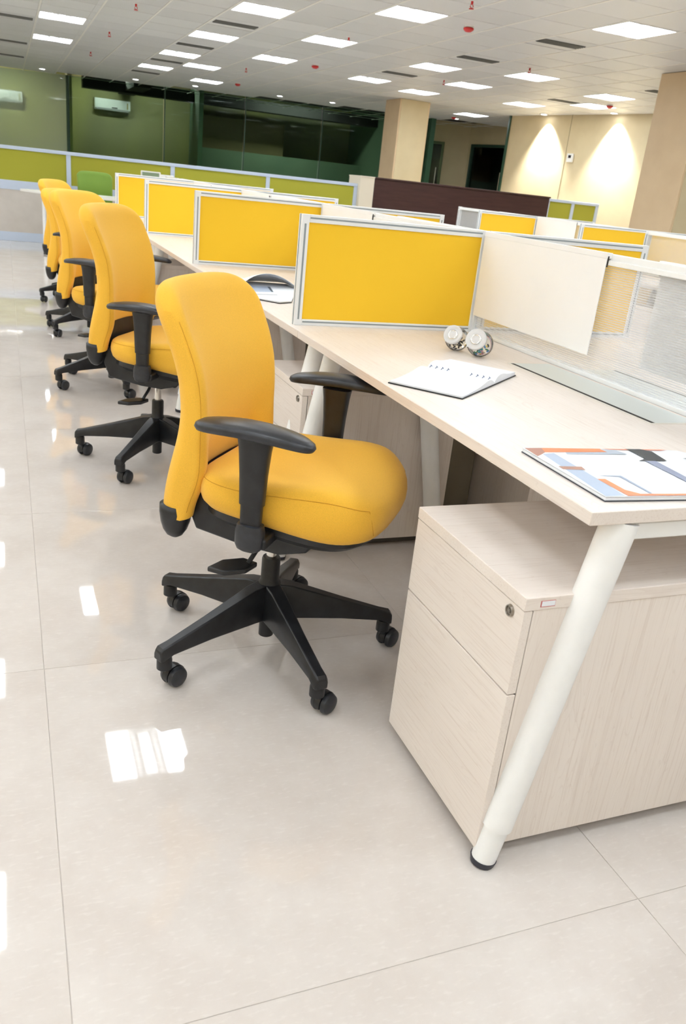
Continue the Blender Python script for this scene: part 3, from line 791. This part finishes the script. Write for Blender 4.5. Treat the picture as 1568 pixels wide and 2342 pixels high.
shade_box_m = add_noise(mat('shade_box_grey', (.30, .27, .20), .6), (.28, .25, .19), (.32, .29, .22), (3, 3, 3))
for k in range(4):
    t = thing('shade_box', 'added grey brown box for the shaded gap under the near spine, %s' % ordlab(k), 'filler box', (.725, 1.68+1.66*k, 0), 0, 'added shade boxes')  # added box, coloured dark to stand in for a panel in shadow
    bm = BM(); box(bm, -.07, .10, 0, .16, 0, .70); new_obj('shade_box_body', bm, shade_box_m, t, bevel=.003)
    bm = BM(); box(bm, -.066, .095, -.006, 0, .02, .69); new_obj('shade_box_cover', bm, shade_box_m, t, bevel=.002)
# ================================================================== OFFICE CHAIRS
def sheet(bm, f, na, nb):
    """closed pillow: f(a, b, side) -> point, a, b in -1..1, side +1 or -1; edges meet"""
    A = [math.sin(PI/2*(-1+2*i/na)) for i in range(na+1)]
    B = [math.sin(PI/2*(-1+2*i/nb)) for i in range(nb+1)]
    V = {}
    for s in (1, -1):
        for i, a in enumerate(A):
            for j, b_ in enumerate(B):
                edge = i in (0, na) or j in (0, nb)
                if edge and s == -1: V[(s, i, j)] = V[(1, i, j)]
                else: V[(s, i, j)] = bm.verts.new(f(a, b_, s))
    for s in (1, -1):
        for i in range(na):
            for j in range(nb):
                q = [V[(s, i, j)], V[(s, i+1, j)], V[(s, i+1, j+1)], V[(s, i, j+1)]]
                bm.faces.new(q if s == 1 else q[::-1])
def sstep(a, b_, x):
    t = min(max((x-a)/(b_-a), 0), 1); return t*t*(3-2*t)
def interp(tab, x):
    for (x0, y0), (x1, y1) in zip(tab, tab[1:]):
        if x <= x1:
            t = min(max((x-x0)/(x1-x0), 0), 1); return y0+(y1-y0)*t
    return tab[-1][1]
def smooth_interp(tab, x):
    # smoothed table look-up
    h = .02
    return sum(interp(tab, x+h*k) for k in (-2, -1, 0, 1, 2))/5
BACK_U = [(.30, -.205), (.45, -.203), (.55, -.184), (.64, -.166), (.72, -.166), (.80, -.182), (.88, -.219), (.95, -.249), (1.0, -.264)]
BACK_W = [(.30, .205), (.42, .212), (.52, .220), (.66, .215), (.76, .217), (.86, .222), (.92, .222), (1.0, .214)]
def back_point(a, b_, s, T=.057):
    """u forward, v left-right, z up"""
    zl = .520 - .100*sstep(.50, .74, abs(a))
    zt = .966 - .050*abs(a)**9 - .008*abs(a)**2
    z = zl + (zt-zl)*(b_+1)/2
    W = smooth_interp(BACK_W, z)
    v = W*a
    u = smooth_interp(BACK_U, z)
    lowc = sstep(.62, .45, z)
    curl = .043*abs(a)**2.6
    da = (1-abs(a))*W
    db = (zt-z)
    dl_ = (z-zl)
    r = .036
    def rf(d_, rr): 
        x = 1-min(d_/rr, 1); return math.sqrt(max(1-x*x, 0))
    th = T/2*rf(da, .030)*rf(db, .040)*rf(dl_, .012)
    wing = sstep(.5, .8, abs(a))
    th *= 1 + .18*wing*sstep(.7, .5, z)
    n_u = 1.0
    uu = u + curl*(1 if s > 0 else .62) + s*th + (.018*wing*math.exp(-((z-.535)/.075)**2) if s > 0 else 0)
    return Vector((uu, v, z))
def make_chair(fab, label, scale=1.0):
    t = thing('office_chair', label, 'chair')
    t.scale = (scale, scale, scale)
    # backrest
    bm = BM(); sheet(bm, back_point, 56, 44)
    bk = new_obj('backrest', bm, fab, t, smooth=True)
    for s in (-1, 1):
        bm = BM()
        pts = []
        for k in range(34):
            b_ = -0.90+1.80*k/33
            p = back_point(s*.988, b_, 1)
            pts.append((p.x+.0006, p.y, p.z))
        tube(bm, pts, .0007, 6, up=(0, 1, 0)); new_obj('backrest_seam', bm, yellow_seam, bk)
        bm = BM()   # black end cap of the wing
        rings = []
        vc = s*.182
        for z, k in ((.450, 1.0), (.430, 1.0), (.405, .90), (.385, .74), (.370, .50), (.363, .22)):
            rings.append(sring((-.185-(.435-z)*.02, vc, z), (1, 0, 0), (0, 1, 0), (.037+.002)*k, .035*k, 20, 2.3))
        loft(bm, rings); new_obj('backrest_end_cap', bm, black, t, smooth=True)
    bm = BM()   # rear shell between the wings
    rings = []
    for z, w_ in ((.39, .06), (.42, .11), (.50, .145), (.66, .14)):
        rings.append(sring((-.185+max(0, .46-z)*.4, 0, z), (1, 0, 0), (0, 1, 0), .024, w_, 20, 4))
    loft(bm, rings); new_obj('back_bracket', bm, black, t, smooth='auto')
    # seat
    def outline(th, s):
        c, sn = math.cos(th), math.sin(th)
        p = 3.4
        x = math.copysign(abs(c)**(2/p), c); y = math.copysign(abs(sn)**(2/p), sn)
        wv = .250 - .010*x - .006*x*x*x
        return (.086+.232*x*s, wv*y*s)
    def ztop(u, v):
        e = (v/.25)**2
        zz = .553 + .014*e + .010*math.exp(-((u-.20)/.12)**2)
        zz -= .030*sstep(.20, .34, u)**1.3
        zz -= .008*math.exp(-(u/.12)**2)
        return zz
    def zbot(u): return .466 - .030*sstep(-.05, .30, u)
    bm = BM(); n = 56; rings = []
    prof = [(.04, 1), (.3, 1), (.55, 1), (.74, 1), (.86, .985), (.93, .94), (.968, .86), (.99, .74), (1.0, .58), (.998, .40), (.975, .20), (.935, .07), (.88, 0), (.6, 0), (.2, 0)]
    for s, h in prof:
        r = []
        for i in range(n):
            u, v = outline(2*PI*i/n, s)
            zt, zb = ztop(u, v), zbot(u)
            r.append((u, v, zb+(zt-zb)*h))
        rings.append(r)
    loft(bm, rings); st = new_obj('seat', bm, fab, t, smooth=True)
    def seam_pt(th, k):
        u, v = outline(th, (.9785, .999, .9985, .985)[k]); zt, zb = ztop(u, v), zbot(u)
        h = (.815, .58, .38, .24)[k]
        return (u, v, zb+(zt-zb)*h)
    bm = BM(); lo, hi = math.radians(34), math.radians(326)
    pts = [seam_pt(lo-math.radians(2.5*k), k) for k in (3, 2, 1)] + [seam_pt(lo+(hi-lo)*i/60, 0) for i in range(61)] + [seam_pt(hi+math.radians(2.5*k), k) for k in (1, 2, 3)]
    tube(bm, pts, .0007, 6); new_obj('seat_seam', bm, yellow_seam, st)
    # pan under the seat
    bm = BM(); rings = []
    for z, s in ((.424, .66), (.432, .80), (.452, .90), (.476, .90)):
        rings.append([(outline(2*PI*i/n, s)[0]*1.0-.006, outline(2*PI*i/n, s)[1], z - .024*sstep(-.05, .30, outline(2*PI*i/n, s)[0])) for i in range(n)])
    loft(bm, rings); new_obj('seat_pan', bm, black, t, smooth='auto')
    # mechanism with side plates, round pivots and rear arm
    bm = BM()
    pr = [(-.20, .39), (-.19, .455), (-.02, .455), (.16, .455), (.19, .43), (.06, .375), (-.03, .368), (-.165, .388)]
    loft(bm, [[(u, -.075, z) for u, z in pr], [(u, .075, z) for u, z in pr]])
    mech = new_obj('tilt_mechanism', bm, black, t, bevel=.006)
    for s in (-1, 1):
        bm = BM()
        pr = [(-.178, .50), (-.165, .462), (-.135, .392), (.00, .374), (.085, .372), (.15, .392), (.19, .44), (-.10, .468), (-.13, .51)]
        loft(bm, [[(u, s*.12, z) for u, z in pr], [(u, s*.175, z) for u, z in pr]])
        new_obj('side_bracket', bm, black, t, bevel=.005)
        bm = BM(); lathe(bm, [(.001, .006), (.007, .006), (.0075, .012), (.020, .012), (.024, .004), (.025, 0)], (.055, s*.075, .405), (0, s, 0)); new_obj('pivot_cap', bm, black_soft, mech, smooth='auto')
        # armrest
        v = s*.275
        bm = BM(); box(bm, .02, .09, *sorted((s*.10, s*.28)), .425, .452); new_obj('arm_bracket', bm, black, t, bevel=.006)
        bm = BM(); rings = []
        for z, k in ((.418, .55), (.424, .85), (.436, 1), (.468, 1.0), (.482, .9), (.484, .6)):
            rings.append(sring((.050, v, z), (1, 0, 0), (0, 1, 0), .033*k, .023*k, 20, 3))
        loft(bm, rings); new_obj('arm_clamp', bm, black_soft, t, smooth='auto')
        bm = BM()
        rings = [sring((.050, v, .46), (1, 0, 0), (0, 1, 0), .024, .014, 24, 3), sring((.050, v, .535), (1, 0, 0), (0, 1, 0), .0255, .0145, 24, 3)]
        loft(bm, rings); new_obj('arm_post', bm, black, t, smooth='auto')
        bm = BM()
        rings = [sring((.050, v, z), (1, 0, 0), (0, 1, 0), a_, b2, 24, 3) for z, a_, b2 in ((.528, .022, .013), (.530, .0285, .0175), (.60, .0315, .019), (.655, .036, .021), (.682, .040, .024))]
        loft(bm, rings); new_obj('arm_sleeve', bm, black, t, smooth='auto')
        bm = BM(); rings = []
        def arm_u(u): return -.035*((u)/.14)**2*.45
        for z, k in ((.676, .55), (.683, .80), (.687, .97), (.694, 1.0), (.701, .98), (.705, .90), (.7065, .6), (.707, .2)):
            r = []
            for i in range(48):
                th = 2*PI*i/48; c, sn = math.cos(th), math.sin(th); p = 2.5
                x = .142*k*math.copysign(abs(c)**(2/p), c); y = .047*k*math.copysign(abs(sn)**(2/p), sn)
                y *= 1 - .12*x/.142
                r.append((.052+x, s*.290+y+s*.012*(x/.142), z + .012 - .030*(x/.142)**2*.55 - .006*(y/.047)**2))
            rings.append(r)
        loft(bm, rings); new_obj('arm_pad', bm, black_soft, t, smooth=True)
    # lever paddle and tension knob
    bm = BM(); tube(bm, [(.01, -.07, .385), (.0, -.10, .340), (-.012, -.125, .308)], .006, 10)
    lv = new_obj('height_lever', bm, black, t, smooth='auto')
    bm = BM()
    P = [(.005, -.105), (-.005, -.155), (-.05, -.185), (-.10, -.175), (-.085, -.120), (-.04, -.09)]
    loft(bm, [[(u, v, .292-.08*(-.0-u)) for u, v in P], [(u, v, .306-.08*(-.0-u)) for u, v in P]])
    new_obj('lever_paddle', bm, black, lv, bevel=.004)
    bm = BM(); lathe(bm, [(.001, -.030), (.018, -.028), (.028, -.018), (.032, 0)], (.16, 0, .437)); new_obj('tension_knob', bm, black, t, smooth='auto')
    # gas lift and star base
    bm = BM(); cyl(bm, 0, 0, .25, .40, .0135, n=24); new_obj('gas_lift', bm, chrome, t, smooth='auto')
    bm = BM(); lathe(bm, [(.010, .278), (.022, .278), (.0245, .272), (.0245, .215), (.029, .205), (.034, .195), (.036, .105), (.024, .100), (.020, .10), (.020, .045), (.016, .042), (.001, .042)], n=28)
    new_obj('base_hub', bm, black, t, smooth='auto')
    for k in range(5):
        bm = BM()
        rings = []
        for x, w0, w1, z0, z1 in ((.018, .028, .022, .105, .205), (.06, .028, .019, .108, .200), (.20, .022, .014, .105, .158), (.31, .019, .012, .098, .127), (.337, .019, .013, .088, .121), (.345, .016, .011, .086, .112)):
            rings.append([(x, -w0, z0), (x, w0, z0), (x, w0, z0+(z1-z0)*.55), (x, w1, z1), (x, -w1, z1), (x, -w0, z0+(z1-z0)*.55)])
        loft(bm, rings)
        lg = new_obj('base_leg', bm, black, t, bevel=.003)
        lg.rotation_euler = (0, 0, 2*PI*k/5)
        # caster hood and twin wheels, trailing the stem
        bm = BM()
        lathe(bm, [(.017, .092), (.019, .085), (.019, .060), (.012, .055), (.001, .055)], n=16)
        rr = []
        for k2 in range(13):
            th = math.radians(-20+220*k2/12)
            rr.append(th)
        pts = [[(.030+(.0285)*math.cos(th), y, .028+(.0285)*math.sin(th)) for th in rr] for y in (-.0085, .0085)]
        loft(bm, pts)
        hd = new_obj('caster_hood', bm, black, lg, smooth='auto')
        hd.location = (.325, 0, 0)
        bm = BM()
        for s in (-1, 1):
            lathe(bm, [(.001, .0255), (.018, .0255), (.0245, .022), (.0270, .016), (.0275, .011), (.0255, .009), (.001, .009)], (.030, 0, .0275), (0, s, 0), 24)
        wh = new_obj('caster_wheels', bm, black_soft, lg, smooth='auto')
        wh.location = (.325, 0, 0)
    return t
def pose_chair(t, x, y, face, base, trail):
    """world angles in degrees: facing direction, one star leg, caster trailing direction"""
    t.location = (x, y, 0); t.rotation_euler = (0, 0, math.radians(face))
    legs = [o for o in ALL() if o.parent is t and o.name.startswith('base_leg')]
    legs.sort(key=lambda o: o.name)
    for k, lg in enumerate(legs):
        wa = base + 72*k
        lg.rotation_euler = (0, 0, math.radians(wa-face))
        for o in ALL():
            if o.parent is lg and o.name.startswith('caster'):
                o.rotation_euler = (0, 0, math.radians(trail-wa))
c0 = make_chair(yellow, 'yellow office chair with black arms, nearest to the camera')
CH = [(-.25, .875, -39, 60, 28, 0, 'yellow office chair with black arms, nearest to the camera'),
      (-.295, 2.435, -32, 19, 45, .072, 'yellow office chair, second from the camera, partly behind the nearest chair'),
      (-.335, 3.79, -40, 61, 40, .062, 'yellow office chair, third from the camera'),
      (-.32, 5.34, -38, 4, 60, .01, 'yellow office chair, fourth from the camera, half hidden'),
      (-.29, 6.75, -33, 54, 60, .03, 'yellow office chair, farthest of the row, only its top and edge showing')]
for k, q in enumerate(CH):
    c = c0 if k == 0 else copy_tree(c0)
    c['label'] = q[6]; c['group'] = 'yellow chairs along the desk row'
    pose_chair(c, *q[:5])
    for o in ALL():      # height of the ratchet back
        if o.parent is c and (o.name.startswith('backrest')): o.location.z = q[5]
g = make_chair(green_fab, 'green office chair behind the far white table', 1.06)
pose_chair(g, .30, 11.38, -90, 20, 60)

# ================================================================== THINGS ON THE NEAREST DESK
# open notebook
t = thing('open_notebook', 'open white notebook with black cover lying on the nearest desk', 'notebook', (.2325, .901, .75), math.atan2(.259, .314))
hw, hh = .203, .101
bm = BM(); box(bm, -hw, hw, -hh, hh, 0.0005, .003); new_obj('cover', bm, mat('notebook_cover', (.012, .012, .014), .5), t, bevel=.001)
GX = .030            # the wire-bound gutter sits right of the middle
def page(x):
    a_ = abs(x-GX)
    return .0035 + (.010*math.exp(-((a_-.045)/.05)**2) + .006)*(1-math.exp(-(a_/.010)))*(1-.45*sstep(.12, .2, a_)) + (.004 if x > GX else 0)
for x0, x1, nm in ((-hw+.004, GX-.001, 'left_pages'), (GX+.001, hw-.004, 'right_pages')):
    bm = BM(); n = 24
    rings = []
    for i in range(n+1):
        x = x0+(x1-x0)*i/n
        rings.append([(x, -hh+.003, .003), (x, hh-.003, .003), (x, hh-.003, page(x)), (x, -hh+.003, page(x))])
    loft(bm, rings); pg = new_obj('page_block', bm, paper, t, smooth='auto')
ink = mat('wire_blue_grey', (.16, .20, .32), .4)
for yy in (-.082, -.065, -.048, -.031, .036, .053, .070, .087):
    bm = BM(); pts = []
    for i in range(13):
        th = math.radians(-10+200*i/12)
        pts.append((GX+.0085*math.cos(th), yy+.002*math.sin(th*2), .0135+.0050*math.sin(th)))
    tube(bm, pts, .0010, 6, up=(0, 1, 0)); new_obj('binding_ring', bm, ink, t, smooth=True)
# lying brochure with a printed cover
t = thing('brochure', 'thick brochure with orange, grey and black printed cover on near desk corner', 'magazine', (0, 0, .75))
bl = [(.057, .303), (.380, .273), (.410, .267), (.424, .250), (.412, .012), (.054, .041)]
bm = BM(); loft(bm, [[(x, y, z) for x, y in bl] for z in (.0005, .0025)]); new_obj('back_cover', bm, mat('brochure_back', (.03, .035, .05), .35), t)
bm = BM(); loft(bm, [[(x+(.001 if x < .3 else -.002), y-(.001 if y > .2 else -.001), z) for x, y in bl] for z in (.0025, .0075)]); new_obj('pages', bm, paper, t)
bm = BM()
A_ = [Vector((x, y, 0)) for x, y in bl]
loft(bm, [[(x, y, z+(0.0012 if x < .2 else 0)) for x, y in bl] for z in (.0076, .0088)]); cv = new_obj('front_cover', bm, mat('brochure_cover', (.88, .91, .95), .3), t)

def inkm(nm, c): return mat(nm, c, .3)
prints = {'grey_blue': [(0.105, 0.266), (0.077, 0.262), (0.055, 0.043), (0.094, 0.04), (0.099, 0.123)],
 'rust': [(0.060, 0.300), (0.098, 0.298), (0.089, 0.272), (0.073, 0.26), (0.0575, 0.250)],
 'orange': [(0.098, 0.298), (0.229, 0.2855), (0.231, 0.265), (0.089, 0.272)],
 'pale_grey': [(0.134, 0.268), (0.231, 0.263), (0.227, 0.283), (0.249, 0.28), (0.258, 0.277), (0.268, 0.249), (0.13, 0.258)],
 'orange_line': [(0.231, 0.285), (0.37, 0.272), (0.385, 0.268), (0.365, 0.2665), (0.249, 0.278)],
 'black': [(0.287, 0.2805), (0.323, 0.277), (0.34, 0.261), (0.328, 0.204), (0.263, 0.208), (0.288, 0.22), (0.291, 0.275)],
 'violet': [(0.277, 0.206), (0.301, 0.205), (0.292, 0.076), (0.273, 0.055)],
 'rust_tab': [(0.064, 0.192), (0.111, 0.186), (0.107, 0.168), (0.063, 0.176)],
 'orange_curve': [(0.098, 0.122), (0.114, 0.12), (0.114, 0.066), (0.131, 0.045), (0.249, 0.034), (0.242, 0.027), (0.099, 0.039)],
 'grey_line': [(0.112, 0.138), (0.159, 0.133), (0.156, 0.045), (0.151, 0.046), (0.152, 0.129)],
 'black_dart': [(0.378, 0.214), (0.418, 0.218), (0.41, 0.199)]}
pc = {'grey_blue': (.46, .55, .70), 'rust': (.45, .20, .14), 'orange': (.95, .26, .09), 'pale_grey': (.45, .51, .60), 'orange_line': (.90, .30, .18),
      'black': (.015, .02, .03), 'violet': (.30, .34, .48), 'rust_tab': (.48, .25, .18), 'orange_curve': (.92, .27, .10), 'grey_line': (.35, .42, .56), 'black_dart': (.02, .025, .05)}
for q, (nm, pts) in enumerate(prints.items()):
    bm = BM()
    z = .0088+.00012*(1+q*.35)
    def zz(x): return z + (.0012 if x < .2 else 0)
    vs = [bm.verts.new((x, y, z+.0012 - (.0012 if x >= .2 else 0)*0)) for x, y in pts]
    f = bm.faces.new(vs)
    if f.normal.z < 0: f.normal_flip()
    r = bmesh.ops.extrude_face_region(bm, geom=[f]); 
    bmesh.ops.translate(bm, verts=[v for v in r['geom'] if isinstance(v, bmesh.types.BMVert)], vec=(0, 0, .00006))
    new_obj('cover_print', bm, inkm('ink_'+nm, pc[nm]), cv)

# glass jars lying tilted with their lids towards the chair
def jar(x, y, r, ax, lb, fill):
    t = thing('glass_jar', lb, 'jar', (x, y, .75), 0, None)
    a = Vector(ax).normalized(); c = Vector((0, 0, r+.0008))
    bm = BM()
    prof = [(.001, -r*.93), (r*.55, -r*.90), (r*.86, -r*.62), (r*1.0, -r*.1), (r*.97, r*.30), (r*.80, r*.66), (r*.70, r*.80), (r*.70, r*.95),
            (r*.66, r*.95)]
    lathe(bm, prof, c, a, 36); new_obj('jar_body', bm, jar_glass, t, smooth=True)
    bm = BM()
    prof = [(.001, r*1.14), (r*.34, r*1.14), (r*.38, r*1.08), (r*.60, r*1.10), (r*.72, r*1.20), (r*.80, r*1.18), (r*.82, r*.98), (r*.74, r*.92), (r*.68, r*.97), (r*.50, r*1.02), (.001, r*1.04)]
    lathe(bm, prof, c, a, 36); ld = new_obj('jar_lid', bm, jar_lid, t, smooth=True)
    bm = BM(); lathe(bm, [(r*.30, r*1.14), (r*.35, r*1.165), (r*.40, r*1.14)], c, a, 24); new_obj('lid_ring', bm, chrome, ld, smooth=True)
    bm = BM(); rnd = random.Random(3 if fill == 'clips' else 5)
    mats = ([mat('clip_black', (.015, .015, .018), .3), mat('clip_steel', (.5, .5, .5), .3, 1.0)] if fill == 'clips' else
            [mat('pin_%s' % nn, cc, .35) for nn, cc in (('teal', (.02, .35, .42)), ('green', (.03, .25, .10)), ('pink', (.75, .35, .45)), ('yellow', (.85, .65, .15)), ('dark', (.05, .04, .05)), ('blue', (.05, .25, .60)), ('cream', (.8, .7, .5)))])
    cnt = 0
    while cnt < 34:
        p = Vector((rnd.uniform(-1, 1), rnd.uniform(-1, 1), rnd.uniform(-1, .12)))
        if p.length > .84 or (p.dot(a) > .55) or p.z > -.12+.25*p.x: continue
        q = c + p*r
        d = Vector((rnd.uniform(-1, 1), rnd.uniform(-1, 1), rnd.uniform(-1, 1))).normalized()*r*.13
        mi = rnd.randrange(len(mats))
        if fill == 'clips' and rnd.random() < .6: mi = 0
        tube(bm, [q-d, q, q+d], [(.0022, .0016), (.0042 if fill != 'clips' else .003, .003), (.0022, .0016)], 6, mi=mi)
        cnt += 1
    o = new_obj('paper_clips' if fill == 'clips' else 'push_pins', bm, mats, t); o['kind'] = 'stuff'
jar(.437, 1.284, .037, (-.72, -.56, .42), 'left tilted glass jar filled with black clips beside the notebook', 'clips')
jar(.472, 1.200, .040, (-.72, -.56, .40), 'right tilted glass jar filled with coloured pins beside the notebook', 'pins')

# open magazine on the second desk with one leaf arched up
t = thing('open_magazine', 'open picture magazine with an arched leaf on the second desk', 'magazine', (0, 0, .75))
mp_ = [(.012, 2.20), (.105, 2.095), (.165, 2.13), (.315, 2.52), (.325, 2.66), (.05, 2.70), (.012, 2.5)]
def inset(pts, d):
    c = Vector((sum(x for x, y in pts)/len(pts), sum(y for x, y in pts)/len(pts)))
    return [(x+(c.x-x)*d, y+(c.y-y)*d) for x, y in pts]
bm = BM(); loft(bm, [[(x, y, z) for x, y in mp_] for z in (.0005, .003)]); new_obj('cover', bm, mat('magazine_cover', (.03, .03, .035), .4), t)
bm = BM(); loft(bm, [[(x, y, z) for x, y in inset(mp_, .012)] for z in (.003, .008)]); new_obj('pages', bm, paper, t, bevel=.001)
bm = BM()
rings = []
for j in range(9):
    f = j/8; y = 2.47+.20*f; amp = 1-f**1.4
    top = []
    for i in range(15):
        g_ = i/14; x = .045+.265*g_
        top.append((x, y+.03*g_, .0085+amp*(.066*math.sin(PI*min(g_*1.0, 1))**.8)*(1-.25*g_)+.0))
    rings.append(top + [(x, yy, z+.0012) for x, yy, z in top[::-1]])
loft(bm, rings); lf = new_obj('arched_leaf', bm, paper, t, smooth='auto')
bm = BM(); loft(bm, [[(x, y, z) for x, y in ((.055, 2.34), (.16, 2.36), (.19, 2.52), (.07, 2.52))] for z in (.0081, .0085)]); new_obj('page_picture', bm, mat('picture_blue_grey', (.50, .58, .72), .4), t)
bm = BM(); loft(bm, [[(x, y, z) for x, y in ((.055, 2.335), (.075, 2.34), (.085, 2.52), (.06, 2.52))] for z in (.0085, .0088)]); loft(bm, [[(x, y, z) for x, y in ((.150, 2.36), (.158, 2.36), (.19, 2.52), (.178, 2.52))] for z in (.0085, .0088)]); new_obj('picture_outline', bm, mat('picture_dark', (.08, .11, .15), .4), t)
bm = BM(); loft(bm, [[(x, y, z) for x, y in ((.05, 2.268), (.15, 2.275), (.15, 2.28), (.05, 2.275))] for z in (.0081, .0086)]); new_obj('page_edge_line', bm, bpy.data.materials['picture_dark'], t)
